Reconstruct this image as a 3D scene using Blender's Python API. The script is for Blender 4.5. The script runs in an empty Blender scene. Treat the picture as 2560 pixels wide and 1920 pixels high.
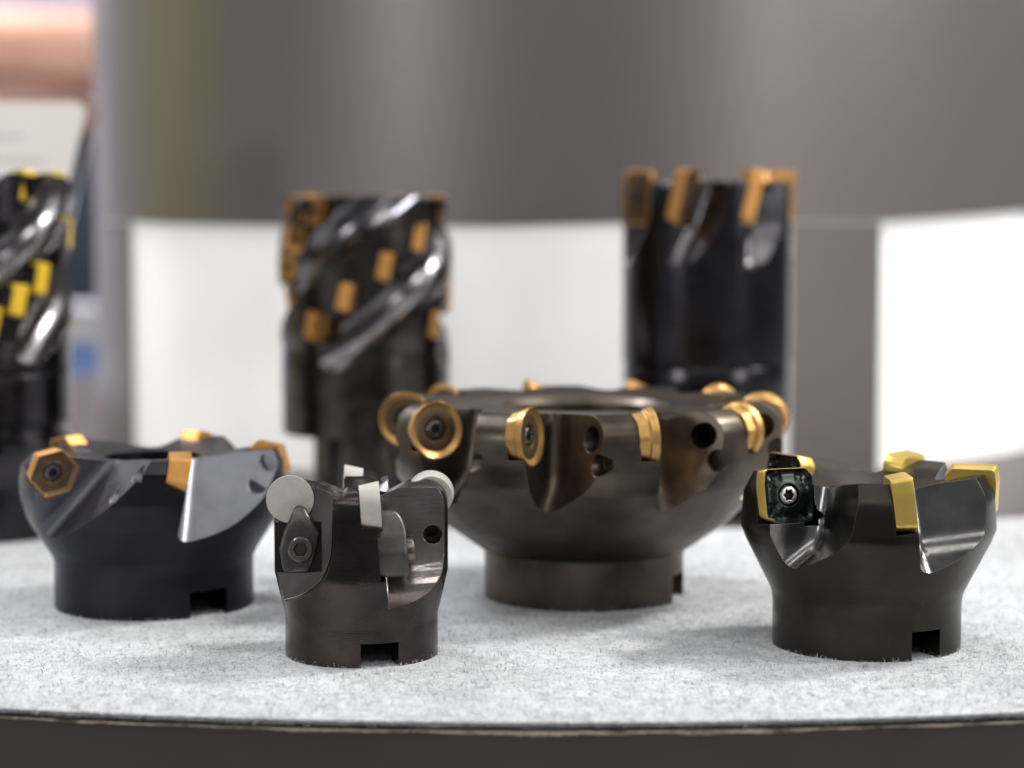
import bpy, bmesh, math, random
import numpy as np
from mathutils import Matrix, Vector
random.seed(7); rng = np.random.default_rng(7)
R = math.radians
sc = bpy.context.scene
col = sc.collection
MM = 0.001
Z0 = 0.9                      # height of the counter's felt above the hall floor (m)

# ------------------------------------------------------------------ camera
FPX, HOR, CH = 5300.0, 540.0, 116.5     # focal length in px of a 2560 px frame, horizon row, height over felt (mm)
PITCH = math.atan((960 - HOR) / FPX)
cd = bpy.data.cameras.new('camera'); cam = bpy.data.objects.new('camera', cd); col.objects.link(cam)
cam.location = (0, 0, Z0 + CH * MM); cam.rotation_euler = (R(90) - PITCH, 0, 0)
cd.sensor_width = 36; cd.lens = 36 * FPX / 2560
cd.clip_start = 0.01; cd.clip_end = 60
cd.dof.use_dof = True; cd.dof.focus_distance = 0.553; cd.dof.aperture_fstop = 74.5 / 10.5
cd.dof.aperture_blades = 9
sc.camera = cam

# ------------------------------------------------------------------ world, lamps, exposure
w = bpy.data.worlds.new('World'); sc.world = w; w.use_nodes = True
w.node_tree.nodes['Background'].inputs[0].default_value = (0.93, 0.95, 1.0, 1)
w.node_tree.nodes['Background'].inputs[1].default_value = 0.24
def lamp(name, loc, target, size, power, colr=(1, .97, .93), size_y=None):
    l = bpy.data.lights.new(name, 'AREA'); o = bpy.data.objects.new(name, l); col.objects.link(o)
    l.shape = 'RECTANGLE' if size_y else 'DISK'; l.size = size
    if size_y: l.size_y = size_y
    l.energy = power; l.color = colr
    o.location = loc
    d = Vector(target) - Vector(loc); o.rotation_euler = d.to_track_quat('-Z', 'Y').to_euler()
    return o
T0 = (0, .6, Z0)
# rows of ceiling tubes over the stand, a round key spot, and lamps added to brighten drum, banner and back wall
for x, y, z, p, L_ in ((-1.0, 0.2, 1.9, 2.6, 1.2), (-.35, 1.0, 1.9, 2.4, 1.0), (.35, .15, 1.9, 2.8, 1.2), (1.0, .95, 1.7, 5, 1.2), (-.5, -1.0, 1.6, 4, 1.2), (.7, -1.1, 1.6, 4, 1.2), (.1, -.35, 2.0, 3, 1.4)):
    lamp('hall_or_fill_lamp', (x, y, Z0 + z), T0, L_, p, (1, .985, .965), .07)
lamp('hall_or_fill_lamp', (1.0, 0.95, Z0 + 1.15), T0, .22, 19, (1, .98, .95))
lamp('hall_or_fill_lamp', (1.5, -.7, Z0 + .5), (.2, 1.0, Z0 + .1), .35, 5, (1, .99, .97))  # added low front fill to brighten the drum
lamp('hall_or_fill_lamp', (-1.4, -.7, Z0 + .5), (-.1, 1.0, Z0 + .1), .35, 6, (.97, .98, 1))  # second added low fill on the drum, from the left
lamp('hall_or_fill_lamp', (1.3, 0.50, Z0 + .8), (.35, 1.15, Z0 + .1), .35, 6, (1, .99, .97))  # added fill that brightens the tower's right opening
lamp('hall_or_fill_lamp', (-1.3, 2.1, Z0 + 2.0), (-1.0, 3.6, Z0 + .3), .8, 170, (.93, .94, 1))  # added wash; lifts the wall mirrored in the tower's left edge
lamp('hall_or_fill_lamp', (-0.95, 0.75, Z0 + 1.5), (-1.55, 1.42, Z0 + .35), .3, 9, (1, .98, .94))  # added spot that strengthens the yellow reflection in the tower
sc.view_settings.view_transform = 'Standard'; sc.view_settings.look = 'None'
sc.view_settings.exposure = 0; sc.view_settings.gamma = 1
sc.render.engine = 'CYCLES'
sc.cycles.max_bounces = 8; sc.cycles.use_denoising = True

# ------------------------------------------------------------------ materials
def mat(name, base, rough=.4, metal=0., spec=.5, bevel=0., noise=None, coat=0., bump=None, rvar=0., trans=0., ior=1.45, emit=None, aniso=0):
    """noise=(scale, colour2, contrast lo, hi, stretch xyz); bump=(scale, strength, stretch xyz)"""
    m = bpy.data.materials.new(name); m.use_nodes = True
    nt = m.node_tree; N = nt.nodes; L = nt.links; b = N['Principled BSDF']
    b.inputs['Base Color'].default_value = (*base, 1); b.inputs['Roughness'].default_value = rough
    b.inputs['Metallic'].default_value = metal; b.inputs['Specular IOR Level'].default_value = spec
    b.inputs['Coat Weight'].default_value = coat; b.inputs['Coat Roughness'].default_value = .12
    b.inputs['Transmission Weight'].default_value = trans; b.inputs['IOR'].default_value = ior
    if emit: b.inputs['Emission Color'].default_value = (*emit[:3], 1); b.inputs['Emission Strength'].default_value = emit[3]
    tc = N.new('ShaderNodeTexCoord')
    def noise_tex(scale, stretch, detail=4, rgh=.6):
        mp = N.new('ShaderNodeMapping'); mp.inputs['Scale'].default_value = stretch
        L.new(tc.outputs['Object'], mp.inputs[0])
        n = N.new('ShaderNodeTexNoise'); n.inputs['Scale'].default_value = scale
        n.inputs['Detail'].default_value = detail; n.inputs['Roughness'].default_value = rgh
        L.new(mp.outputs[0], n.inputs['Vector']); return n
    if noise:
        n = noise_tex(noise[0], noise[4] if len(noise) > 4 else (1, 1, 1))
        r = N.new('ShaderNodeMapRange'); r.inputs[1].default_value = noise[2]; r.inputs[2].default_value = noise[3]
        L.new(n.outputs[0], r.inputs[0])
        x = N.new('ShaderNodeMix'); x.data_type = 'RGBA'
        x.inputs[6].default_value = (*base, 1); x.inputs[7].default_value = (*noise[1], 1)
        L.new(r.outputs[0], x.inputs[0]); L.new(x.outputs[2], b.inputs['Base Color'])
    if rvar:
        n = noise_tex(130, (1, 1, 1), 5, .65)
        r = N.new('ShaderNodeMapRange'); r.inputs[1].default_value = .3; r.inputs[2].default_value = .7
        r.inputs[3].default_value = max(.03, rough - rvar); r.inputs[4].default_value = rough + rvar
        L.new(n.outputs[0], r.inputs[0]); L.new(r.outputs[0], b.inputs['Roughness'])
    nrm = None
    if bevel:
        bv = N.new('ShaderNodeBevel'); bv.samples = 4; bv.inputs['Radius'].default_value = bevel * MM; nrm = bv.outputs[0]
    if bump:
        n = noise_tex(bump[0], bump[2] if len(bump) > 2 else (1, 1, 1), 3)
        bp = N.new('ShaderNodeBump'); bp.inputs['Strength'].default_value = bump[1]; bp.inputs['Distance'].default_value = .0004
        L.new(n.outputs[0], bp.inputs['Height'])
        if nrm: L.new(nrm, bp.inputs['Normal'])
        nrm = bp.outputs[0]
    if nrm: L.new(nrm, b.inputs['Normal'])
    return m
def steel(name, c1, c2, rough, rvar=.07, bevel=.35):
    return mat(name, c1, rough, 1, .5, bevel, (55, c2, .38, .66), bump=(900, .11, (.2, .2, 1.8)), rvar=rvar)
M = {}
M['small'] = steel('brown burnished steel', (.080, .064, .060), (.045, .040, .041), .25)
M['hexc'] = steel('blue black steel', (.036, .036, .043), (.027, .027, .033), .38)
M['big'] = mat('bronze grey steel', (.135, .108, .082), .40, 1, .5, .35, (45, (.065, .055, .046), .36, .66), bump=(900, .04, (.25, .25, 1.6)), rvar=.07)
M['sqc'] = steel('black oxide steel', (.050, .047, .041), (.036, .034, .031), .33)
M['tall'] = steel('glossy black steel', (.055, .052, .056), (.035, .033, .036), .2, .05, .5)
M['tallb'] = steel('worn black steel', (.085, .074, .066), (.05, .045, .044), .24, .06, .5)
M['clamp'] = mat('grey cast clamp steel', (.125, .118, .113), .42, 1, .5, .3, (180, (.085, .08, .08), .35, .65), bump=(1500, .12))
M['screw'] = mat('screw steel', (.22, .20, .185), .3, 1, .5, .15, (300, (.14, .125, .12), .35, .65))
M['torx'] = mat('bright screw steel', (.52, .50, .48), .3, 1, .5, .15, (300, (.4, .38, .36), .35, .65))
M['ceramic'] = mat('grey white ceramic', (.56, .52, .475), .28, 0, .5, .25, (400, (.50, .465, .42), .35, .65))
M['gold'] = mat('tan gold coating', (.66, .39, .135), .38, .75, .5, .25, (120, (.57, .32, .11), .35, .7), rvar=.06)
M['lemon'] = mat('lemon gold coating', (.78, .56, .14), .36, .65, .5, .25, (120, (.68, .48, .11), .35, .7), rvar=.06)
M['orange'] = mat('orange gold coating', (.74, .38, .11), .38, .75, .5, .3, (120, (.60, .29, .08), .35, .7), rvar=.06)
M['yellow'] = mat('yellow coating', (.80, .52, .03), .35, .2, .5, .3)
M['bface'] = mat('brown insert face', (.17, .105, .055), .42, .7, .5, .2, (200, (.12, .08, .05), .35, .65))
M['polish'] = mat('brightened polished flute steel', (.17, .165, .17), .2, 1, .5, .4, (50, (.11, .105, .11), .35, .65), rvar=.05)  # polished, with base also lifted to stand in for mirrored lamp light
M['flute'] = mat('brown brightened polished pocket', (.36, .32, .31), .22, 1, .5, .3, (70, (.20, .175, .17), .35, .65), bump=(900, .08, (.3, .3, 2)), rvar=.06)  # base colour raised in place of the fillet's bright reflection
M['scoop'] = mat('dark brightened polished pocket', (.24, .235, .23), .22, 1, .5, .3, (70, (.15, .147, .142), .35, .65), bump=(900, .08, (2, .3, .3)), rvar=.05)  # paler than the body, standing in for the scoop's bright reflection
M['mach'] = mat('bright machined steel', (.20, .20, .225), .38, 1, .5, .3, (60, (.155, .155, .18), .35, .65), bump=(900, .08, (.3, .3, 2)), rvar=.06)
M['blackface'] = mat('black coated insert face', (.030, .034, .032), .24, 1, .5, .3, (40, (.034, .044, .038), .3, .7))  # faint green in the noise stands in for a reflection
M['dark'] = mat('dark recess', (.01, .01, .01), .6)
M['lam'] = mat('brown laminate', (.085, .068, .066), .42, 0, .4, 0, (14, (.07, .056, .055), .35, .65), bump=(60, .05))
M['chip'] = mat('chipped board edge', (.62, .53, .42), .9, 0, .2, 0, (90, (.16, .125, .095), .46, .64, (1, 1, 3)), bump=(250, .6))
M['towerb'] = mat('brown grey metallic panel', (.205, .181, .174), .46, .62, .5, 0, (3, (.187, .164, .158), .35, .65), coat=.6)
M['towerb'].node_tree.nodes['Principled BSDF'].inputs['Coat Roughness'].default_value = .34
M['white'] = mat('white panel', (.87, .87, .875), .4, 0, .4)
M['lit'] = mat('faintly emissive white panel', (.82, .82, .82), .45, 0, .4, emit=(1, .98, .96, .37))  # faint emission added so the drum looks evenly bright
M['acryl'] = mat('clear acrylic', (.97, .98, .97), .06, 0, .5, .4, trans=1., ior=1.3)
M['card'] = mat('cream card', (.78, .74, .68), .6)
M['print'] = mat('pale grey print', (.62, .595, .56), .6)

# felt
def felt_material():
    m = bpy.data.materials.new('grey flecked felt'); m.use_nodes = True
    nt = m.node_tree; N = nt.nodes; L = nt.links; b = N['Principled BSDF']
    b.inputs['Roughness'].default_value = .95; b.inputs['Specular IOR Level'].default_value = .1
    tc = N.new('ShaderNodeTexCoord')
    def nz(scale, lo, hi, stretch=(1, 1, 1), rot=0., detail=4, dist=0.):
        mp = N.new('ShaderNodeMapping'); mp.inputs['Scale'].default_value = stretch; mp.inputs['Rotation'].default_value = (0, 0, rot)
        L.new(tc.outputs['Object'], mp.inputs[0])
        n = N.new('ShaderNodeTexNoise'); n.inputs['Scale'].default_value = scale; n.inputs['Detail'].default_value = detail
        n.inputs['Distortion'].default_value = dist; n.inputs['Roughness'].default_value = .65
        L.new(mp.outputs[0], n.inputs['Vector'])
        r = N.new('ShaderNodeMapRange'); r.inputs[1].default_value = lo; r.inputs[2].default_value = hi
        L.new(n.outputs[0], r.inputs[0]); return r.outputs[0], n
    def mix(a, fac, c2):
        x = N.new('ShaderNodeMix'); x.data_type = 'RGBA'
        if isinstance(a, tuple): x.inputs[6].default_value = (*a, 1)
        else: L.new(a, x.inputs[6])
        x.inputs[7].default_value = (*c2, 1); L.new(fac, x.inputs[0]); return x.outputs[2]
    f1, _ = nz(120, .50, .74, (1, 1, 1), .3, 5, .8)
    f2, _ = nz(420, .54, .73, (1, .35, 1), .5, 3, 1.5)
    f3, _ = nz(420, .555, .75, (.35, 1, 1), -.4, 3, 1.5)
    f4, _ = nz(60, .46, .70, (1, 1, 1), 0, 5, .6)
    c = mix((.635, .645, .655), f4, (.49, .50, .515))
    c = mix(c, f1, (.46, .47, .49)); c = mix(c, f2, (.30, .31, .33)); c = mix(c, f3, (.26, .27, .29))
    L.new(c, b.inputs['Base Color'])
    _, n = nz(500, 0, 1, (1, 1, 1), 0, 4, 1)
    bp = N.new('ShaderNodeBump'); bp.inputs['Strength'].default_value = .55; bp.inputs['Distance'].default_value = .0008
    L.new(n.outputs[0], bp.inputs['Height']); L.new(bp.outputs[0], b.inputs['Normal'])
    return m
M['felt'] = felt_material()
M['fib_l'] = mat('pale fibre', (.74, .75, .76), .8, 0, .2)
M['fib_m'] = mat('grey fibre', (.36, .37, .39), .8, 0, .2)
M['fib_d'] = mat('dark fibre', (.10, .105, .115), .8, 0, .2)

# ------------------------------------------------------------------ object helpers
def mk(name, bm, m, parent=None, ang=32, mtx=None, label=None, scale=MM):
    """bmesh in mm -> one linked mesh object"""
    if isinstance(bm, bmesh.types.BMesh):
        bmesh.ops.scale(bm, vec=(scale,) * 3, verts=bm.verts)
        me = bpy.data.meshes.new(name); bm.to_mesh(me); bm.free()
    else:
        me = bm; me.name = name
        me.transform(Matrix.Scale(scale, 4))
    me.shade_smooth(); me.set_sharp_from_angle(angle=R(ang))
    ml = m if isinstance(m, (list, tuple)) else [m]
    for k, x in enumerate(ml):
        if k < len(me.materials): me.materials[k] = x
        else: me.materials.append(x)
    while len(me.materials) > len(ml): me.materials.pop()
    return link(name, me, parent, mtx, label)
def link(name, me, parent=None, mtx=None, label=None):
    o = bpy.data.objects.new(name, me); col.objects.link(o)
    if parent is not None: o.parent = parent
    if mtx is not None: o.matrix_local = mtx
    if label: o['label'] = label
    return o
def tag(o, label, cat=None, group=None, kind=None):
    if label: o['label'] = label
    if cat: o['category'] = cat
    if group: o['group'] = group
    if kind: o['kind'] = kind
    return o
def thing(name, loc, label, cat, group=None):
    o = bpy.data.objects.new(name, None); col.objects.link(o)
    if len(loc) == 2: loc, k = loc; o.scale = (k,) * 3
    o.location = loc; o.empty_display_size = .02
    return tag(o, label, cat, group)
def mmx(m):      # a matrix authored in mm -> metres
    m = m.copy(); m.translation = m.translation * MM; return m

def loft(rings, cap0=True, cap1=True, mats=None, closed=False):
    bm = bmesh.new(); vs = [[bm.verts.new(p) for p in r] for r in rings]; n = len(rings[0])
    bands = list(range(len(rings) - 1)) + ([len(rings) - 1] if closed else [])
    for k in bands:
        a, b = vs[k], vs[(k + 1) % len(rings)]
        for i in range(n):
            j = (i + 1) % n
            f = bm.faces.new((a[i], a[j], b[j], b[i]))
            if mats: f.material_index = mats[k]
    if not closed:
        if cap0: bm.faces.new(vs[0][::-1]).material_index = mats[0] if mats else 0
        if cap1: bm.faces.new(vs[-1]).material_index = mats[-1] if mats else 0
    bmesh.ops.recalc_face_normals(bm, faces=bm.faces)
    return bm
def circ(r, z, n, c=(0, 0), ph=0.):
    return [(c[0] + r * math.cos(ph + 2 * PI * i / n), c[1] + r * math.sin(ph + 2 * PI * i / n), z) for i in range(n)]
PI = math.pi
def resample(pr, step):
    out = []
    for k, (a, b) in enumerate(zip(pr, pr[1:] + pr[:1])):
        d = math.dist(a, b); n = max(1, round(d / step))
        out += [(a[0] + (b[0] - a[0]) * i / n, a[1] + (b[1] - a[1]) * i / n) for i in range(n)]
    return out
def fillet(pts, rad, n=5):
    """round the corners of an open polyline; rad is one number or one per point"""
    out = [pts[0]]
    for k in range(1, len(pts) - 1):
        r = rad[k] if isinstance(rad, (list, tuple)) else rad
        p, a, b = Vector(pts[k]), Vector(pts[k - 1]), Vector(pts[k + 1])
        if r <= 0: out.append(tuple(p)); continue
        u, v = (a - p), (b - p); lu, lv = u.length, v.length; u.normalize(); v.normalize()
        th = u.angle(v); d = min(r / math.tan(th / 2), lu * .48, lv * .48); 
        s, e = p + u * d, p + v * d
        for i in range(n + 1):
            t = i / n; q = s * (1 - t) ** 2 + p * 2 * t * (1 - t) + e * t * t
            out.append((q.x, q.y))
    out.append(pts[-1]); return out
def lathe(profile, n=192, step=2.0):
    """closed profile [(r,z)] -> ring-shaped solid"""
    pr = resample(profile, step)
    return loft([circ(r, z, n) for r, z in pr], closed=True)
def xf(bm, m): bmesh.ops.transform(bm, matrix=m, verts=bm.verts); return bm
def cyl(r, z0, z1, n=40, r1=None): return loft([circ(r, z0, n), circ(r if r1 is None else r1, z1, n)])
def box(x0, x1, y0, y1, z0, z1):
    return loft([[(x0, y0, z0), (x1, y0, z0), (x1, y1, z0), (x0, y1, z0)], [(x0, y0, z1), (x1, y0, z1), (x1, y1, z1), (x0, y1, z1)]])
def cyl_ax(p, d, r, l0, l1, n=36, r1=None):
    """cylinder round the line p + s*d"""
    d = Vector(d).normalized(); q = d.to_track_quat('Z', 'Y').to_matrix().to_4x4()
    return xf(cyl(r, l0, l1, n, r1), Matrix.Translation(p) @ q)
def boolean(bm, cutters, unions=()):
    objs = []
    def tmp(b):
        me = bpy.data.meshes.new('tmp'); bmesh.ops.triangulate(b, faces=b.faces); b.to_mesh(me); b.free()
        me.materials.append(M['dark']); me.materials.append(M['screw'])
        o = bpy.data.objects.new('tmp', me); col.objects.link(o); objs.append(o); return o
    o = tmp(bm)
    for op, lst in (('UNION', unions), ('DIFFERENCE', cutters)):
        for c in lst:
            md = o.modifiers.new('b', 'BOOLEAN'); md.operation = op; md.solver = 'MANIFOLD'; md.object = tmp(c)
    dg = bpy.context.evaluated_depsgraph_get(); dg.update()
    me = bpy.data.meshes.new_from_object(o.evaluated_get(dg))
    for x in objs:
        d = x.data; bpy.data.objects.remove(x); bpy.data.meshes.remove(d)
    return me

# ---- tooth frame: authored in (r outward, t along the cutting direction, z up); B turns insert space into it
BASIS = Matrix(((-1, 0, 0, 0), (0, 0, 1, 0), (0, 1, 0, 0), (0, 0, 0, 1)))
def tooth(phi, p, rake=0., lean=0.):
    """returns W (tooth space -> cutter space) and the insert's matrix"""
    T = Matrix.Translation(p)
    rot = Matrix.Rotation(R(rake), 4, 'Z') @ Matrix.Rotation(R(lean), 4, 'X')
    Wm = Matrix.Rotation(R(phi), 4, 'Z') @ T @ rot @ T.inverted()
    return Wm, Wm @ T @ BASIS
def ground(bm):
    for f in bm.faces: f.material_index = 1
    return bm
def gullet(pl, t0, t1, rb, ztop=90, rmax=120, n=6, dz=0., dr=0.):
    """chip gullet: open profile pl [(r,z)] from top inner to outer floor, swept along t, corner radius rb at the face wall;
    dz, dr: how far the floor climbs / the wall drifts by the far end"""
    pl = [Vector(p) for p in pl]
    nr = []
    for k in range(len(pl)):
        a = pl[max(0, k - 1)]; b = pl[min(len(pl) - 1, k + 1)]; d = (b - a).normalized()
        nr.append(Vector((-d.y, d.x)))          # towards the cut (outwards / up)
    sl = [(t0 + rb * (1 - math.cos(a)), rb * (1 - math.sin(a))) for a in [PI / 2 * i / n for i in range(n + 1)]] if rb else [(t0, 0)]
    sl.append((t1, 0))
    rings = []
    for t, o in sl:
        f = (t - t0) / (t1 - t0)
        q = [(p + nn * o) + Vector((dr * f, dz * f)) for p, nn in zip(pl, nr)]
        rings.append([(q[0].x, t, ztop)] + [(v.x, t, v.y) for v in q] + [(rmax, t, q[-1].y), (rmax, t, ztop)])
    return loft(rings)
def outline_prism(outl, z0, z1, s=1.0):
    return loft([[(x * s, y * s, z0) for x, y in outl], [(x * s, y * s, z1) for x, y in outl]])
def rpoly(pts, r, n=4):
    """closed polygon with rounded corners"""
    P = [Vector(p) for p in pts]; out = []
    for k in range(len(P)):
        p, a, b = P[k], P[k - 1], P[(k + 1) % len(P)]
        u, v = (a - p), (b - p); m = min(u.length, v.length) * .45; u.normalize(); v.normalize()
        d = min(m, r / math.tan(u.angle(v) / 2)); s, e = p + u * d, p + v * d
        for i in range(n + 1):
            t = i / n; q = s * (1 - t) ** 2 + p * 2 * t * (1 - t) + e * t * t; out.append((q.x, q.y))
    return out
def even(outl, n):
    """n points spread evenly along a closed outline, starting nearest angle 0"""
    P = [Vector(p) for p in outl]; P.append(P[0]); L = [0]
    for a, b in zip(P, P[1:]): L.append(L[-1] + (b - a).length)
    out = []
    for i in range(n):
        s = L[-1] * i / n
        k = max(j for j in range(len(L) - 1) if L[j] <= s + 1e-9)
        f = (s - L[k]) / max(1e-9, L[k + 1] - L[k]); q = P[k].lerp(P[k + 1], f); out.append((q.x, q.y))
    return out
def insert_mesh(outl, th, taper, rings, hole, mats):
    """indexable insert: face at z=0, back at -th; rings = [(scale, z, blend to circle)] on the face, hole radius or None"""
    def blend(s, z, f, rr):
        o = []
        for x, y in outl:
            a = math.atan2(y, x); o.append((x * s * (1 - f) + rr * math.cos(a) * f, y * s * (1 - f) + rr * math.sin(a) * f, z))
        return o
    rl = [blend(taper, -th, 0, 0), blend(taper * .5 + .5, -th * .55, 0, 0), blend(1, -.35, 0, 0), blend(1, 0, 0, 0)]
    ml = [mats[0], mats[0], mats[0]]
    for s, z, f in rings: rl.append(blend(s, z, f, (hole or 1) * 1.1)); ml.append(mats[0] if s > .9 else mats[1])
    if hole: rl += [blend(1, rings[-1][1] - .25, 1, hole), blend(1, -th + .6, 1, hole * .9)]; ml += [mats[1], mats[2]]
    return loft(rl, mats=ml + [ml[-1]])
def screw_mesh(r, h, sock, depth, kind='hex', n=36, sink=1.5):
    def sk(z, s=1.):
        o = []
        for i in range(n):
            a = 2 * PI * i / n
            if kind == 'hex': q = sock / math.cos((a % (PI / 3)) - PI / 6)
            else: q = sock * (1 + .17 * math.cos(6 * a))
            o.append((q * s * math.cos(a), q * s * math.sin(a), z))
        return o
    return loft([circ(r * .96, -sink, n), circ(r, h - .45, n), circ(r * .9, h - .08, n), circ(r * .80, h, n), sk(h - .05, 1.12), sk(h - .3), sk(h - depth), ],
                mats=[0, 0, 0, 0, 0, 1, 1])
def txt(name, body, size, parent, mtx, m, depth=.12):
    cu = bpy.data.curves.new('tmp', 'FONT'); cu.body = body; cu.size = size; cu.extrude = depth; cu.align_x = 'CENTER'; cu.align_y = 'CENTER'
    o = bpy.data.objects.new('tmp', cu); col.objects.link(o)
    dg = bpy.context.evaluated_depsgraph_get(); dg.update()
    me = bpy.data.meshes.new_from_object(o.evaluated_get(dg)); bpy.data.objects.remove(o)
    return mk(name, me, m, parent, mtx=mtx)
def place(px, ybase, s_old):
    """stand a cutter where its base shows; returns its place and the size factor for shapes drawn at s_old mm per pixel"""
    u, v = (px - 1280) / FPX, (ybase - 960) / FPX
    c, n = math.cos(PITCH), math.sin(PITCH)
    down = n + v * c; k = CH / down; y = k * (c - v * n)
    x, y = u * k, y
    z = Z0 if math.hypot(x - 36.7, y - 1215) > 430 else Z0 - 1.8 * MM      # behind the felt they stand on the bare top
    return (x * MM, y * MM, z), (k / FPX) / s_old

# ================================================================== the counter, tower and hall
CX, CY = 36.7, 1215.           # axis of the tower (mm)
TX, TY = 10., 1083.           # axis of the round counter
RF = 600.                     # felt outer radius
def ring_solid(r0, r1, z0, z1, n=360, step=1e9):
    return loft([circ(r0, z0, n), circ(r1, z0, n), circ(r1, z1, n), circ(r0, z1, n)], closed=True)
ctr = (TX * MM, TY * MM, Z0)
tbl = thing('display_counter', (ctr[0], ctr[1], 0), 'large round dark brown laminate counter under the felt', 'counter')
mk('counter_side', loft([circ(RF - 1.2, 0, 360), circ(RF - 1.2, 897.5, 360)]), M['lam'], tbl)
# chipped board edge: an uneven pale strip just under the felt
def chip_strip():
    rings = []; n = 500
    a0, a1 = R(-90 - 22), R(-90 + 22)
    for i in range(n):
        a = a0 + (a1 - a0) * i / (n - 1)
        h = .95 + .22 * math.sin(i * .11) + .16 * math.sin(i * .31 + 1) + random.uniform(-.12, .12)
        d = math.degrees(a) + 88.3; h = max(.35, h * (.62 + .55 * math.exp(-(d / 4.5) ** 2)))
        rr = RF - .9 + random.uniform(-.25, .25)
        c, s = math.cos(a), math.sin(a)
        rings.append([(q * c, q * s, z) for q, z in ((RF - 2.5, 897.3 - h), (rr, 897.3 - h + .2), (rr, 897.3 + random.uniform(-.15, .05)), (RF - 2.5, 897.4))])
    return loft(rings)
mk('edge_strip', chip_strip(), M['chip'], tbl, label='pale chipped strip of board showing under the felt')

def felt_sheet():
    """the counter's disc with a round gap left about the tower"""
    rings = []; ri = 430.
    for i in range(361):
        a = R(-90) + R(125) * (i - 180) / 180; c, n = math.cos(a), math.sin(a)
        dx, dy = CX - TX, CY - TY; bq = dx * c + dy * n; ro = -bq + math.sqrt(bq * bq - dx * dx - dy * dy + RF * RF)
        if ro < ri + 2: continue
        P = lambda r, z: (dx + r * c, dy + r * n, z)
        rings.append([P(ri, -1.7), P(ro - 1.6, -1.7), P(ro, -.45), P(ro - .8, 0), P(ri + .8, 0), P(ri, -.5)])
    return loft(rings)
felt = tag(mk('felt_mat', felt_sheet(), M['felt'], mtx=Matrix.Translation(ctr)), 'pale grey flecked felt covering the round counter under the cutters', 'felt mat')
def fibres(n, box_, edge=False, seed=1):
    g = np.random.default_rng(seed)
    V, F, MI = [], [], []
    S = 5
    for i in range(n):
        if edge:
            a = R(-90) + g.uniform(-.26, .26); rr = RF - g.uniform(-.2, .8); x, y = TX + rr * math.cos(a), TY + rr * math.sin(a)
            z = g.uniform(-1.7, .1)
        else:
            y = box_[2] + (box_[3] - box_[2]) * g.random() ** 1.3; x = g.uniform(box_[0], box_[1]) * y / 560
            if math.hypot(x - TX, y - TY) > RF - .4: continue
            z = .05
        a = g.uniform(0, 2 * PI); L = g.uniform(.7, 3.2) * (.7 if edge else 1); wd = g.uniform(.03, .06); k = g.uniform(-.9, .9) * 5 / L
        up = g.uniform(.0, 1.) ** 3 * 1.3 + .08; b0 = len(V)
        if edge: a = R(-90) + g.uniform(-1.2, 1.2)
        px, py = x, y
        for s in range(S):
            f = s / (S - 1); h = z + up * math.sin(PI * min(1, f * 1.05 + .02)) * (1 if not edge else .3)
            nx, ny = -math.sin(a), math.cos(a); t = wd * (1 - .6 * f)
            V.append((px + nx * t, py + ny * t, h)); V.append((px - nx * t, py - ny * t, h + .03))
            px += math.cos(a) * L / S; py += math.sin(a) * L / S; a += k / S + g.normal() * .5
        mi = 0 if g.random() < .60 else (1 if g.random() < .66 else 2)
        for s in range(S - 1):
            q = b0 + 2 * s; F.append((q, q + 1, q + 3, q + 2)); MI.append(mi)
    me = bpy.data.meshes.new('felt_fibre'); me.from_pydata([((x - TX) * MM, (y - TY) * MM, z * MM) for x, y, z in V], [], F)
    me.polygons.foreach_set('material_index', MI)
    for m in ('fib_l', 'fib_m', 'fib_d'): me.materials.append(M[m])
    return me
fb = link('felt_fibre', fibres(80000, (-155, 155, 478, 760)), felt); fb['kind'] = 'stuff'
fb = link('edge_fibre', fibres(5000, None, True, 3), felt); fb['kind'] = 'stuff'
mk('counter_top', loft([circ(RF - 3, 895, 360), circ(RF - 3, 898.2, 360)]), M['lam'], tbl)

# tower on the counter: white drum wrapped in brown panels with openings
tower = thing('display_tower', (CX * MM, CY * MM, Z0), 'brown grey round display tower with white openings behind the cutters', 'display tower')
RT = 270.
def hit(px, rad):
    l = (px - 1280) / FPX; A = 1 + l * l; B = -2 * (l * CX + CY); C = CX * CX + CY * CY - rad * rad
    d = (-B - math.sqrt(max(0, B * B - 4 * A * C))) / (2 * A); return math.atan2(d - CY, l * d - CX), d
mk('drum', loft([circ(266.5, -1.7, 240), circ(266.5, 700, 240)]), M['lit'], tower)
def panel(a0, a1, zl, zh, n=60, r0=267, r1=RT):
    rings = []
    for i in range(n + 1):
        a = a0 + (a1 - a0) * i / n; c, s = math.cos(a), math.sin(a); l_, h_ = zl(a), zh(a)
        rings.append([(r0 * c, r0 * s, l_), (r1 * c, r1 * s, l_), (r1 * c, r1 * s, h_), (r0 * c, r0 * s, h_)])
    return loft(rings)
def zat(px, y, rad=RT):
    a, d = hit(px, rad); return a, CH - d * math.tan(PITCH + math.atan((y - 960) / FPX))
edge_pts = sorted([zat(300, 552), zat(420, 560), zat(800, 566), zat(1250, 566), zat(1600, 556), zat(1985, 552), zat(2200, 552), zat(2380, 540), zat(2540, 527)])
EA = [p[0] for p in edge_pts]; EZ = [p[1] for p in edge_pts]
def zedge(a): return float(np.interp(a, EA, EZ))
aL = hit(318, RT)[0]; aP0 = hit(1985, RT)[0]; aP1 = hit(2200, RT)[0]
aS = R(-178); aE = R(-6)
mk('fascia', panel(R(-200), R(20), zedge, lambda a: 700, 120), M['towerb'], tower)
mk('post', panel(R(-200), aL, lambda a: -1.7, lambda a: zedge(a) - .8, 14), M['towerb'], tower)
mk('post', panel(aP0, aP1, lambda a: -1.7, lambda a: zedge(a) - .8, 14), M['towerb'], tower)
aR = hit(2585, RT)[0]
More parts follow.
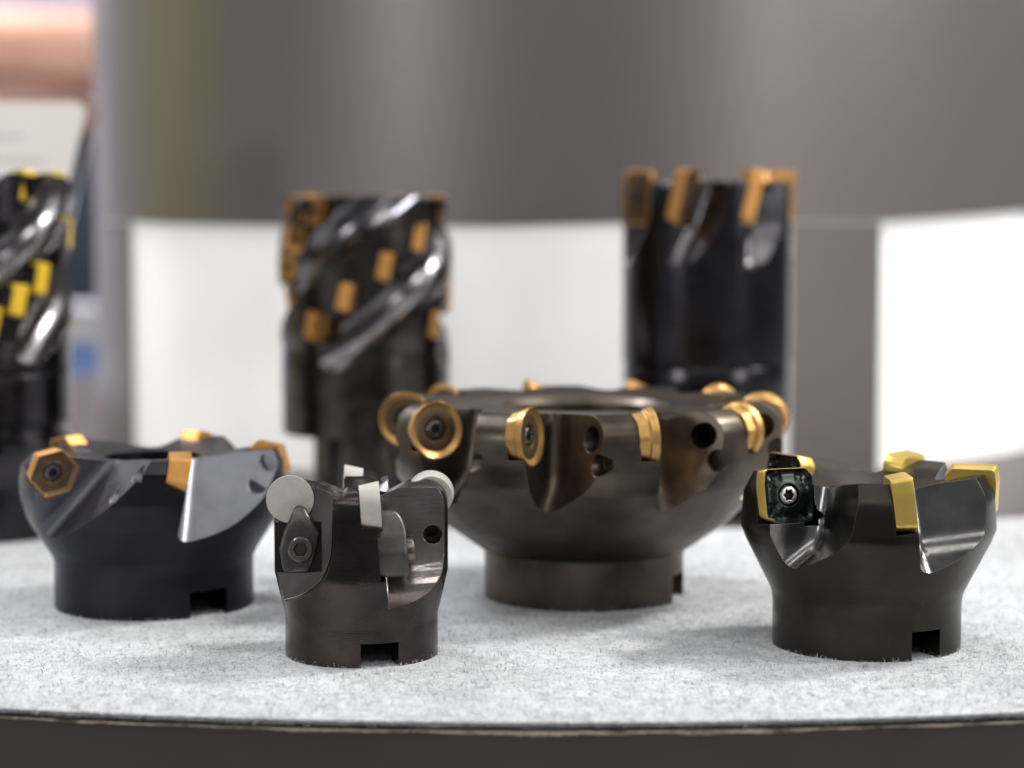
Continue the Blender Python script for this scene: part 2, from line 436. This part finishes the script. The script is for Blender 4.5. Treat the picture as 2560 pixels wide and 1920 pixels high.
mk('post', panel(max(aR, R(-30)), R(20), lambda a: -1.7, lambda a: zedge(a) - .8, 14), M['towerb'], tower)

# hall
fl = mk('floor', loft([[(-6000, -4000, -200), (6000, -4000, -200), (6000, 6000, -200), (-6000, 6000, -200)], [(-6000, -4000, 0), (6000, -4000, 0), (6000, 6000, 0), (-6000, 6000, 0)]]),
        mat('hall floor', (.20, .19, .19), .45, noise=(2, (.17, .165, .165), .4, .6))); fl['kind'] = 'structure'
bw = mk('back_wall', box(-5000, 5000, 4000, 4100, 0, 3600), mat('pale lavender wall', (.55, .55, .63), .6)); bw['kind'] = 'structure'

# ================================================================== cutters
def bore_profile(outer, z_in, r_bore, z_rec=12, r_rec=None, blind=None):
    """outer: [(r,z)] from the base up and in over the top; closes through a bore with a wider recess below"""
    r_rec = r_rec or r_bore + 5
    if blind: return outer + [(r_bore, z_in), (r_bore, blind), (.4, blind), (.4, z_rec), (r_rec, z_rec), (r_rec, 0)]  # blind floor added to keep lamp light out of the key slot
    return outer + [(r_bore, z_in), (r_bore, z_rec), (r_rec, z_rec), (r_rec, 0)]

# ---------- small cutter with round ceramic inserts, clamps and hex screws
c1 = thing('milling_cutter', place(905, 1631, 411 / 3850), 'small brown steel milling cutter with round white ceramic inserts and clamps', 'milling cutter')
prof = [(20.3, 0), (20.3, 11), (23.0, 22.5), (23.0, 40.5)]
prof += [(17 + 6 * math.cos(a), 40.6 + 6 * math.sin(a)) for a in [PI / 2 * i / 8 for i in range(1, 9)]] + [(13, 45.6), (9.5, 43.6)]
body = lathe(bore_profile(prof, 42.5, 8, 9, 13.5, 30), 192, 1.6)
cuts = []
ROUND = [(6.35 * math.cos(2 * PI * i / 48), 6.35 * math.sin(2 * PI * i / 48)) for i in range(48)]
A_ph = [-85.5, 4.5, 94.5, 184.5]; P_A = Vector((18.6, 4.8, 42.0)); A_fr = []
for ph in A_ph:
    Wm, IM = tooth(ph, P_A, 0, 4); A_fr.append((Wm, IM))
    g = gullet(fillet([(7.4, 80), (7.4, 16), (40, 14.2)], 17, 12), 4.8, 60, .5)
    cuts.append(ground(xf(g, Wm)))
    cuts.append(xf(outline_prism(ROUND, -5.4, 3, 1.03), IM))                              # insert seat
    cuts.append(xf(box(10.5, 40, 3.4, 9, 22.8, 36), Wm))                                  # clamp seat
    cuts.append(xf(cyl_ax((18.6, -20, 33.5), (0, 1, 0), 2.5, 0, 16, 32), Wm))             # hole in the tooth's back
    cuts.append(xf(cyl_ax((18.6, -20, 33.5), (0, 1, 0), 1.6, 0, 22, 32), Wm))
    # chamfer plane on the inner corner of the tooth's top
    cuts.append(xf(xf(box(-30, 30, -30, 0, 0, 20), Matrix.Translation((12, -5.2, 44.6)) @ Matrix.Rotation(R(-38), 4, 'X')), Wm))
cuts.append(xf(box(-5, 5, -40, 0, -5, 6.3), Matrix.Rotation(R(17.5), 4, 'Z')))
mk('body', boolean(body, cuts), [M['small'], M['flute']], c1, 28)
ins = loft([circ(5.55, -5.2, 48), circ(6.3, -.25, 48), circ(6.3 * .985, 0, 48)])
ime = None
clamp_out = [(-.9, 40.6), (1.3, 40.2), (5.2, 33.6), (5.0, 30.5), (2.5, 23.1), (-4.2, 23.4), (-5.2, 29.5), (-3.9, 34.2)]
def clamp_bm():
    P = even(rpoly([(r, z) for r, z in clamp_out], 1.2), 60)
    def th(z):
        f = max(0., min(1., (z - 33.5) / 7.2)); return 2.0 + 4.0 * math.sqrt(max(0., 1 - f * f))
    low = [(x, z, -2.7 if z < 35.5 else .06) for x, z in P]
    cx = sum(p[0] for p in P) / 60; cz = sum(p[1] for p in P) / 60
    def ins_(k): return [(x + (cx - x) * k, z + (cz - z) * k) for x, z in P]
    a = [(x, z, th(z) - .7) for x, z in P]; b = [(x, z, th(z) - .2) for x, z in ins_(.05)]; c = [(x, z, th(z)) for x, z in ins_(.13)]
    c2 = [(x, z, th(z)) for x, z in ins_(.4)]
    return loft([low, a, b, c, c2])
cl_me = sc_me = None
for k, (Wm, IM) in enumerate(A_fr):
    if k == 0:
        io = mk('insert', ins, M['ceramic'], c1, 30, mmx(IM)); ime = io.data
    else: link('insert', ime, c1, mmx(IM))
    CM = Wm @ Matrix.Translation((16.2, 4.9, 0)) @ BASIS
    if k == 0:
        co = mk('clamp', clamp_bm(), M['clamp'], c1, 40, mmx(CM)); cl_me = co.data
    else: co = link('clamp', cl_me, c1, mmx(CM))
    SM = Matrix.Translation((.4, 29.4, 5.6))
    if k == 0:
        so = mk('screw', screw_mesh(3.3, 2.3, 1.55, 2.2, 'hex'), [M['screw'], M['dark']], co, 30, mmx(SM)); sc_me = so.data
    else: link('screw', sc_me, co, mmx(SM))
    t = txt('lettering', 'B27', 2.3, co, mmx(Matrix.Translation((-.9, 24.9, 6.0)) @ Matrix.Rotation(R(8), 4, 'Z')), M['clamp'], .12) if k == 3 else None

# ---------- hexagon insert cutter
c2 = thing('milling_cutter', place(387.5, 1507, 484 / 3850 * 1.012), 'blue black milling cutter with orange hexagonal inserts', 'milling cutter')
prof = [(31.2, 0), (31.2, 15)] + fillet([(31.2, 15), (32.4, 17.6), (39.2, 28.2), (41.4, 36), (41.6, 46), (38.8, 49.8), (30, 49.2)], [0, 6, 12, 8, 0, 0, 0], 6)[1:]
body = lathe(bore_profile(prof, 47, 15, 12, 22, 34), 220, 2.0)
HEX = rpoly([(7.95 * math.cos(R(60 * i + 12)), 7.95 * math.sin(R(60 * i + 12))) for i in range(6)], .5, 2)
HEX = even(HEX, 72)
cuts = []; fr = []
P_B = Vector((35.4, 6.2, 44.3))
for k in range(5):
    Wm, IM = tooth(-74 + 72 * k, P_B, -3, -11); fr.append((Wm, IM))
    cuts.append(ground(xf(gullet([(12.5, 80), (14, 50), (25, 37), (47, 12), (70, -10)], 6.2, 48, 4.5, n=8, dz=10), Wm)))
    cuts.append(xf(outline_prism(HEX, -6.7, 3, 1.04), IM))
    cuts.append(xf(ground(cyl_ax((39.6, -7.2, 44), (-.12, -1, 0), 3.5, 0, 27, 40)), Wm))
    cuts.append(xf(ground(cyl_ax((37.2, -13, 36.6), (-.2, -1, -.15), 3.2, 0, 22, 40)), Wm))
    cuts.append(xf(cyl_ax((36, -40, 44), (0, 1, 0), 2.4, 0, 30, 28), Wm))
cuts.append(xf(box(-6.8, 6.8, -60, 0, -5, 8.2), Matrix.Rotation(R(42), 4, 'Z')))
mk('body', boolean(body, cuts), [M['hexc'], M['mach']], c2, 28)
hx = insert_mesh(HEX, 6.5, .86, [(.94, -.05, 0), (.82, -.9, 0), (.55, -1.0, .6), (.4, -.8, 1)], 3.0, [0, 1, 1])
hm = sm = None
for k, (Wm, IM) in enumerate(fr):
    if k == 0:
        io = mk('insert', hx, [M['orange'], M['bface']], c2, 30, mmx(IM)); hm = io.data
        so = mk('screw', screw_mesh(2.75, .9, 1.3, 1.2, 'torx', sink=.5), [M['screw'], M['dark']], io, 30, mmx(Matrix.Translation((0, 0, -2.1)))); sm = so.data
    else:
        io = link('insert', hm, c2, mmx(IM)); link('screw', sm, io, mmx(Matrix.Translation((0, 0, -2.1))))

# ---------- big cutter with ten round gold inserts
c3 = thing('milling_cutter', place(1459, 1484, 497 / 3850), 'widest bronze brown milling cutter with ten round gold inserts', 'milling cutter')
prof = [(32, 0), (32, 15.2), (33.5, 15.9), (46.5, 25), (61.5, 40.5), (63.3, 46.4), (63.3, 55.2)]
prof += [(55.4 + 7.9 * math.cos(a), 55.2 + 7.9 * math.sin(a)) for a in [PI / 2 * i / 8 for i in range(1, 9)]] + [(44, 62.5), (40, 61.8), (27, 61.6), (24.5, 59.5)]
body = lathe(bore_profile(prof, 57, 24.5, 30, 28), 256, 2.2)
cuts = []; fr = []
P_C = Vector((57.2, 0, 56.6))
for k in range(10):
    Wm, IM = tooth(-107.3 + 36 * k, P_C, -6, 3); fr.append((Wm, IM))
    g = gullet(fillet([(38, 90), (40, 60), (44, 40), (55, 29.5), (84, 24)], [0, 6, 14, 10, 0], 7), 0, 32, 7, n=9, dr=22, dz=5)
    cuts.append(xf(g, Wm))
    cuts.append(xf(outline_prism([(x * 8.85 / 6.35, y * 8.85 / 6.35) for x, y in ROUND], -5.5, 3, 1.02), IM))
    cuts.append(xf(cyl_ax((56.6, -36, 57), (0, 1, 0), 3.9, 0, 26, 36), Wm))
    cuts.append(xf(cyl_ax((60.6, -14.5, 50.0), (.26, -1, -.03), 2.9, 0, 22, 40, 5.0), Wm))
cuts.append(xf(box(-7, 7, -60, 0, -5, 8.5), Matrix.Rotation(R(72), 4, 'Z')))
mk('body', boolean(body, cuts), M['big'], c3, 28)
def round_insert():
    n = 72; oc = []
    def fac(r, z):
        o = []
        for i in range(n):
            a = 2 * PI * i / n; q = min(r, r * .955 / math.cos((a % (PI / 4)) - PI / 8)); o.append((q * math.cos(a), q * math.sin(a), z))
        return o
    return loft([fac(6.5, -5.3), fac(7.05, -2.6), circ(7.55, -2.1, n), circ(8, -.15, n), circ(7.9, 0, n), circ(7.4, -.35, n), circ(6.3, -.95, n), circ(3.9, -.8, n), circ(3.4, -.95, n), circ(3.0, -2.2, n)],
                mats=[0, 0, 0, 0, 0, 0, 1, 1, 1, 1])
hm = sm = None
for k, (Wm, IM) in enumerate(fr):
    SMx = mmx(Matrix.Translation((0, 0, -1.9)))
    if k == 0:
        io = mk('insert', xf(round_insert(), Matrix.Scale(1.09, 4)), [M['gold'], M['bface']], c3, 30, mmx(IM)); hm = io.data
        so = mk('screw', screw_mesh(2.8, 1.0, 1.45, 1.4, 'torx', sink=.3), [M['screw'], M['dark']], io, 30, SMx); sm = so.data
    else:
        io = link('insert', hm, c3, mmx(IM)); link('screw', sm, io, SMx)

# ---------- right cutter with square black-faced gold inserts
c4 = thing('milling_cutter', place(2164.5, 1607, 423 / 3850 * 1.013), 'black milling cutter at right with square gold edged inserts', 'milling cutter')
prof = [(25.9, 0), (25.9, 12)] + fillet([(25.9, 12), (26.2, 15), (33.6, 29.6), (35, 33.2), (34.4, 43), (31.4, 48.4), (24, 47)], [0, 14, 3, 0, 0, 0, 0], 6)[1:] + [(17, 44.6)]
body = lathe(bore_profile(prof, 43, 11.5, 12, 18, 32), 220, 1.8)
SQ = even(rpoly([(-6.4, -5.6), (-4.0, -7.0), (6.9, -6.9), (7.0, 4.6), (5.2, 6.9), (-6.4, 6.9), (-6.9, 3)], 1.0, 3), 80)
cuts = []; fr = []
P_D = Vector((28.7, 0, 43.5))
for k in range(5):
    Wm, IM = tooth(-76.4 + [0, 71, 142, 214, 290][k], P_D, -14, 7); fr.append((Wm, IM))
    cuts.append(xf(gullet(fillet([(16, 80), (17.5, 45), (21, 29), (36, 19), (60, 9)], [0, 6, 12, 10, 0], 8), 0, 42, 4.2, n=8, dz=1, dr=2), Wm)); ground(cuts[-1])
    cuts.append(xf(outline_prism(SQ, -5.9, 4, 1.09), IM)); cuts.append(xf(box(-22, 0, -7.6, 7.6, -5.9, 4), IM))
    cuts.append(xf(cyl_ax((19.6, -3, 34.2), (.1, -.4, -.5), 2.4, -6, 9, 28), Wm))
    cuts.append(xf(xf(outline_prism([(4.2, -8.6), (7.9, -8.6), (7.9, -3), (4.2, -3)], -3.5, 3), IM), Matrix.Identity(4)))
cuts.append(xf(box(-4.8, 4.8, -60, 0, -5, 7.8), Matrix.Rotation(R(29), 4, 'Z')))
mk('body', boolean(body, cuts), [M['sqc'], M['scoop']], c4, 28)
def square_insert():
    def ring(s, z, f, rr, dip=0.):
        o = []
        for x, y in SQ:
            a = math.atan2(y, x); d = dip * max(0., math.cos(2 * a * 1.0)) if dip else 0
            o.append((x * s * (1 - f) + rr * math.cos(a) * f, y * s * (1 - f) + rr * math.sin(a) * f, z - d))
        return o
    def dimple(s, z):                         # chip-breaker dents in the corners
        o = []
        for x, y in SQ:
            a = math.atan2(y, x); d = .7 * max(0., math.cos(4 * (a - PI / 4))) ** .8 * (1 if math.cos(4 * (a - PI / 4)) > 0 else 0)
            o.append((x * s, y * s, z - d))
        return o
    rl = [ring(.945, -5.4, 0, 0), ring(.955, -4.9, 0, 0), ring(.98, -2.6, 0, 0), ring(1, -.3, 0, 0), ring(.985, 0, 0, 0), ring(.93, -.05, 0, 0), dimple(.84, -.2), dimple(.70, -.15), ring(.62, .0, .2, 4), ring(.4, 0, 1, 3.0), ring(.4, -.4, 1, 2.8), ring(.4, -1.6, 1, 2.7)]
    return loft(rl, mats=[0, 0, 0, 0, 1, 1, 1, 1, 1, 1, 1, 1])
hm = sm = None
for k, (Wm, IM) in enumerate(fr):
    SMx = mmx(Matrix.Translation((0, 0, -.75)))
    if k == 0:
        io = mk('insert', xf(square_insert(), Matrix.Scale(1.05, 4)), [M['lemon'], M['blackface']], c4, 38, mmx(IM)); hm = io.data
        so = mk('screw', screw_mesh(2.6, .85, 1.3, 1.3, 'torx', sink=.5), [M['torx'], M['dark']], io, 30, SMx); sm = so.data
    else:
        io = link('insert', hm, c4, mmx(IM)); link('screw', sm, io, SMx)
    txt('lettering', 'R', 1.7, io, mmx(Matrix.Translation((-4.6, 3.2, -.6)) @ Matrix.Rotation(R(20), 4, 'Z')), M['blackface'], .25) if k == 4 else None

# ---------- tall cutters on shanks
def helix_flute(phi0, z_ref, rate, z0, z1, rad, rc, runout=10, n=40, m=24):
    """tube that winds round the axis: angle phi0 at z_ref, rate in degrees per mm; drifts outward near its foot"""
    P = []
    for i in range(n + 1):
        z = z0 + (z1 - z0) * i / n; a = R(phi0 + rate * (z - z_ref))
        r = rc + max(0., (z0 + 16 - z) / 16) ** 2 * runout
        P.append(Vector((r * math.cos(a), r * math.sin(a), z)))
    rings = []
    for i, p in enumerate(P):
        d = (P[min(n, i + 1)] - P[max(0, i - 1)]).normalized(); out = Vector((p.x, p.y, 0)).normalized(); b = d.cross(out).normalized(); o2 = b.cross(d)
        rings.append([tuple(p + o2 * rad * math.cos(2 * PI * j / m) + b * rad * math.sin(2 * PI * j / m)) for j in range(m)])
    return loft(rings)
def tall_helical(px, depth, s_old, label, R0, zt, zb, r_sh, coat, steel_, cols, rate, zs, ins_h, flute_off, ztip, foot=None, collar=True):
    t = thing('helical_milling_cutter', place(px, depth, s_old), label, 'milling cutter')
    prof = [(R0 - .6, zb), (R0, zb + .6), (R0, ztip - 8), (R0 - .3, ztip), (R0 + .6, ztip + 5), (R0 + 1.2, zt - 1), (R0 + .2, zt), (25, zt), (14, zt - 3)]
    bm = lathe(prof + [(14, zb)], 128, 3)
    cuts = []; fr = []
    for c0 in cols:
        cuts.append(ground(helix_flute(c0 + flute_off, zt, rate, ztip - 4, zt + 14, 11, R0 + 1.5)))
        for z in zs:
            a = c0 + rate * (z - zt)
            Wm, IM = tooth(a, Vector((R0 - 2.6, 0, z)), -4, -12); fr.append((Wm, IM))
            q = [(-3.6, -ins_h / 2), (4.2, -ins_h / 2), (4.2, ins_h / 2), (-3.6, ins_h / 2)]
            cuts.append(xf(outline_prism(q, -6.0, 9, 1.04), IM))
    mk('body', boolean(bm, cuts), [steel_, M['polish']], t, 30)
    q = even(rpoly([(-3.6, -ins_h / 2), (4.2, -ins_h / 2), (4.2, ins_h / 2), (-3.6, ins_h / 2)], .8, 2), 48)
    im = sm_ = None
    for k, (Wm, IM) in enumerate(fr):
        if k == 0:
            io = mk('insert', insert_mesh(q, 5.8, .93, [(.92, -.1, 0), (.8, -.4, 0), (.5, -.4, 1)], 2.0, [0, 0, 0]), coat, t, 30, mmx(IM)); im = io.data
            so = mk('screw', screw_mesh(1.9, .6, .95, .9, 'torx', 24, sink=.3), [M['screw'], M['dark']], io, 30, mmx(Matrix.Translation((0, 0, -.9)))); sm_ = so.data
        else:
            io = link('insert', im, t, mmx(IM)); link('screw', sm_, io, mmx(Matrix.Translation((0, 0, -.9))))
    if collar:
        mk('collar', lathe([(20, zb - .2), (R0 - .6, zb - .1), (R0 - .3, zb - .4), (R0 - .3, zb - 15.8), (R0 - 1.2, zb - 16.5), (20, zb - 16.5)], 96, 6), steel_, t, 30)
        zb -= 16.7
    mk('shank', lathe(fillet([(12, zb), (r_sh, zb), (r_sh, 1), (r_sh - 1, 0), (12, 0)], 0), 96, 8) if foot is None else lathe(foot, 96, 8), steel_, t, 30)
    return t
tall_helical(917, 1276, 690 / 3850, 'tall black helical milling cutter with steps of orange inserts, at centre left', 37.5, 142, 54, 23.5, M['orange'], M['tallb'],
             [-8, -110, 172, 82], 2.0, [136, 124, 111.5, 98.5, 86], 12.5, 33, 76)
tall_helical(-46, 1328, 630 / 3850 / 1.02, 'tall black helical milling cutter with yellow inserts cut off by the left frame edge', 36.8, 142.5, 66, 22, M['yellow'], M['tall'],
             [-28, -118, 142, 52], 2.0, [137, 119, 101.5, 93.3, 85], 12.5, 34, 78,
             foot=[(12, 65.8), (35, 65.8), (36.5, 64), (36.5, 46), (34.5, 44.5), (34.5, 40), (37.5, 38), (37.5, 30), (36.5, 28), (36.5, 1), (35.5, 0), (12, 0)], collar=False)
c7 = thing('end_mill', place(1762, 1276, 690 / 3850), 'tall plain black milling cutter with long orange inserts round its top, at centre right', 'milling cutter')
R7 = 37.3
bm = lathe([(R7 - 1, 68.6), (R7, 69.4), (R7, 146.5), (R7 - 1.4, 148.5), (20, 148.5), (14, 146), (14, 68.6)], 144, 3)
cuts = []; fr = []
for k in range(7):
    Wm, IM = tooth(-109 + 360 / 7 * k, Vector((R7 - 3.6, 0, 141.5)), -16, -14); fr.append((Wm, IM))
    cuts.append(xf(gullet(fillet([(21, 190), (22, 150), (26, 128), (34, 111), (60, 103)], [0, 6, 10, 10, 0], 6), 0, 22, 6, ztop=260, n=7, dr=7, dz=5), Wm)); ground(cuts[-1])
    cuts.append(xf(outline_prism([(-5, -12), (5.5, -12), (5.5, 14), (-5, 14)], -6.2, 4, 1.02), IM))
    cuts.append(xf(cyl_ax((30, -30, 142), (0, 1, 0), 2.6, 0, 18, 24), Wm))
mk('body', boolean(bm, cuts), [M['tall'], M['polish']], c7, 30)
q = even(rpoly([(-5, -12), (5.5, -12), (5.5, 12), (-5, 12)], 1.2, 3), 56)
im = sm_ = None
for k, (Wm, IM) in enumerate(fr):
    if k == 0:
        io = mk('insert', insert_mesh(q, 6, .93, [(.93, -.1, 0), (.8, -.5, 0), (.45, -.5, 1)], 2.4, [0, 1, 1]), [M['orange'], M['bface']], c7, 30, mmx(IM)); im = io.data
        so = mk('screw', screw_mesh(2.3, .7, 1.1, 1., 'torx', 24, sink=.3), [M['screw'], M['dark']], io, 30, mmx(Matrix.Translation((0, 0, -1.1)))); sm_ = so.data
    else:
        io = link('insert', im, c7, mmx(IM)); link('screw', sm_, io, mmx(Matrix.Translation((0, 0, -1.1))))
mk('collar', lathe([(14, 68.2), (R7 - .9, 68.2), (R7 - .4, 67.2), (R7 - .4, 45), (R7 - 2, 43.5), (14, 43.5)], 128, 6), M['tall'], c7, 30)
mk('shank', lathe([(12, 43.2), (23.5, 43.2), (23.5, 1), (22.5, 0), (12, 0)], 96, 8), M['tall'], c7, 30)

# ================================================================== acrylic label stand behind the left tall cutter
def sign():
    d = 880.; s = d / FPX
    t = thing('sign_holder', ((-30 - 1280) * s * MM, d * MM, Z0), 'clear acrylic sign holder with cream card behind the yellow insert cutter', 'sign holder')
    rot = Matrix.Rotation(R(-14), 4, 'X')
    Mx = Matrix.Translation((0, 0, 78)) @ rot
    pts = [(-58, 0), (26, 0), (44.5, 92), (-58, 92)]
    P = rpoly(pts, 6, 5)
    pl = loft([[(x, y_, z) for x, z in P] for y_ in (-2.2, -1.9, 1.9, 2.2)])
    mk('acrylic_plate', pl, M['acryl'], t, 30, mmx(Mx))
    cp = [(x * .93 - 2.2, z * .93 + 2.8) for x, z in P]
    cd_ = mk('card', loft([[(x, y_, z) for x, z in cp] for y_ in (-3.0, -2.4)]), M['card'], t, 30, mmx(Mx))
    for k, (z, l) in enumerate([(72, 60), (62, 70), (40, 54), (33, 66)]):
        mk('print_line', box(-48, -48 + l, -3.15, -3.02, z, z + 2.2), M['print'], cd_)
    mk('stem', box(-12, -4, -1.5, 1.5, 2, 103), M['acryl'], t)
    mk('foot_plate', box(-45, 30, -8, 30, 0, 3), M['acryl'], t)
sign()

# ================================================================== things in the hall at far left
def boxed(name, x0, x1, y0, y1, z0, z1, m, label, cat):
    return tag(mk(name, box(0, x1 - x0, 0, y1 - y0, 0, z1 - z0), m, mtx=Matrix.Translation((x0 * MM, y0 * MM, z0 * MM))), label, cat)
def counter_far():
    d = 1800.; s = d / FPX
    x0, x1 = -760., (285 - 1280) * s
    zt = 900 + CH - (965 - HOR) * s
    t = thing('white_counter', ((x0 + x1) / 2 * MM, 1.92, 0), 'white counter beyond the left side of the tower', 'counter')
    h = (x1 - x0) / 2
    mk('counter_front', box(-h, h, -110, 110, 0, zt - 20), M['white'], t); mk('worktop', box(-h - 6, h + 4, -116, 116, zt - 20, zt), M['white'], t)
    b1 = 900 + CH - (862 - HOR) * s; b2 = 900 + CH - (775 - HOR) * s
    mb = mat('blue carton', (.10, .16, .34), .5); mg = mat('pale grey carton', (.42, .41, .44), .6)
    for nm, z0, z1, m, lab in (('blue_box', zt, b1, mb, 'blue box on the white counter beyond the tower'), ('grey_box', b1 + .3, b2, mg, 'pale grey box on top of the blue box')):
        tb = thing(nm, ((x1 - 130) * MM, 1.89, z0 * MM), lab, 'box')
        mk('carton', box(-120, 120, -60, 60, 0, z1 - z0 - 8), m, tb); mk('lid', box(-122, 122, -62, 62, z1 - z0 - 8, z1 - z0), m, tb)
counter_far()
bn = thing('banner', (-1.55, 1.42, 0), 'tall yellow roll-up banner added unseen at left for its reflection in the tower', 'banner')  # added out of view so the tower mirrors its yellow
mk('banner_sheet', box(-4, 4, -260, 260, 60, 2100), mat('yellow banner', (.70, .60, .12), .6), bn); mk('banner_foot', box(-60, 60, -180, 180, 0, 60), M['screw'], bn)

# person: dark top, bare forearm bent across in front
def skin_body(name, verts, edges, radii, m, parent):
    me = bpy.data.meshes.new(name); me.from_pydata([Vector(v) * MM for v in verts], edges, [])
    bs = bmesh.new(); bs.from_mesh(me); ly = bs.verts.layers.skin.verify()
    for i, (v, r) in enumerate(zip(bs.verts, radii)):
        v[ly].radius = ((r, r) if not isinstance(r, tuple) else r); v[ly].radius = tuple(q * MM for q in v[ly].radius); v[ly].use_root = i == 0
    bs.to_mesh(me); bs.free()
    o = bpy.data.objects.new(name, me); col.objects.link(o); o.modifiers.new('s', 'SKIN')
    sb = o.modifiers.new('u', 'SUBSURF'); sb.levels = 2; sb.render_levels = 2
    dg = bpy.context.evaluated_depsgraph_get(); dg.update()
    m2 = bpy.data.meshes.new_from_object(o.evaluated_get(dg)); bpy.data.objects.remove(o)
    m2.transform(Matrix.Scale(1000, 4))
    return mk(name, m2, m, parent, 60)
def person():
    t = thing('person', (-.53, 2.3, -.045), 'person in lavender shirt and dark trousers with a bare forearm, at top left', 'person')
    sk = mat('skin', (.62, .36, .26), .5, noise=(20, (.56, .31, .22), .4, .6)); sk.node_tree.nodes['Principled BSDF'].inputs['Subsurface Weight'].default_value = .1
    nav = mat('dark navy cloth', (.022, .026, .045), .85); hair = mat('dark hair', (.02, .016, .013), .6)
    V = [(0, 0, 960), (0, 0, 1120), (0, 0, 1330), (0, 0, 1430), (0, -8, 1500), (0, -18, 1600), (0, -18, 1690),           # 0-6 spine, head
         (165, 0, 1395), (205, -40, 1140 + 75), (120, -250, 1222), (-90, -300, 1228), (-165, -312, 1226),                 # 7-11 right-hand side arm in view
         (-165, 0, 1395), (-225, 10, 1140), (-235, -60, 920), (-232, -75, 850),                                           # 12-15 other arm
         (90, 0, 880), (100, -10, 500), (100, 10, 90), (105, -110, 35), (-90, 0, 880), (-100, -10, 500), (-100, 10, 90), (-105, -110, 35)]
    E = [(0, 1), (1, 2), (2, 3), (3, 4), (4, 5), (5, 6), (3, 7), (7, 8), (8, 9), (9, 10), (10, 11), (3, 12), (12, 13), (13, 14), (14, 15), (0, 16), (16, 17), (17, 18), (18, 19), (0, 20), (20, 21), (21, 22), (22, 23)]
    rad = [(110, 75), (115, 80), (135, 95), (90, 70), 55, (78, 92), (55, 70), 58, 41, 38, 31, 29, 62, 46, 34, 30, 68, 52, 38, 35, 68, 52, 38, 35]
    for sgn, (bx, by, bz) in ((-1, V[11]), (0, V[15])):           # fingers, each a short bent chain
        for f in range(5):
            i0 = len(V); off = (f - 1.5) * 19
            if sgn: pts = [(bx - 35, by + off * .1, bz + off), (bx - 70, by - 12, bz + off * 1.05), (bx - 95 + 6 * abs(f - 1), by + 6, bz + off)] if f < 4 else [(bx - 5, by - 34, bz + 26), (bx - 38, by - 52, bz + 34), (bx - 62, by - 48, bz + 28)]
            else: pts = [(bx + off, by, bz - 35), (bx + off, by - 14, bz - 68), (bx + off, by - 34, bz - 90 + 6 * abs(f - 1))] if f < 4 else [(bx + 34, by - 16, bz - 8), (bx + 44, by - 34, bz - 38), (bx + 40, by - 42, bz - 60)]
            V += pts; rad += [10, 9, 8]; E += [(11 if sgn else 15, i0), (i0, i0 + 1), (i0 + 1, i0 + 2)]
    skin_body('body', V, E, rad, sk, t)
    Vs = [(0, 0, 1190), (0, 0, 1230), (0, 0, 1330), (0, 0, 1425), (165, 0, 1395), (198, -28, 1290), (-165, 0, 1395), (-205, 4, 1260)]
    skin_body('shirt', Vs, [(0, 1), (1, 2), (2, 3), (3, 4), (4, 5), (3, 6), (6, 7)], [(158, 112), (156, 112), (166, 120), (98, 82), 76, 60, 76, 60], mat('pale lavender cloth', (.52, .52, .64), .85), t)
    Vt = [(0, 0, 1215), (0, 0, 930), (92, 0, 870), (100, -10, 500), (100, 10, 110), (-92, 0, 870), (-100, -10, 500), (-100, 10, 110)]
    skin_body('trousers', Vt, [(0, 1), (1, 2), (2, 3), (3, 4), (1, 5), (5, 6), (6, 7)], [(172, 124), (170, 122), 100, 76, 62, 100, 76, 62], nav, t)
    hv = [(0, 12, 1700), (0, 40, 1650), (0, 50, 1590)]
    skin_body('hair', hv, [(0, 1), (1, 2)], [(62, 78), (76, 70), (60, 45)], hair, t)
    for sx in (-28, 28): mk('eye', xf(cyl_ax((0, 0, 0), (0, 1, 0), 9, -4, 4, 16), Matrix.Translation((sx, -106, 1612))), M['white'], t)
person()
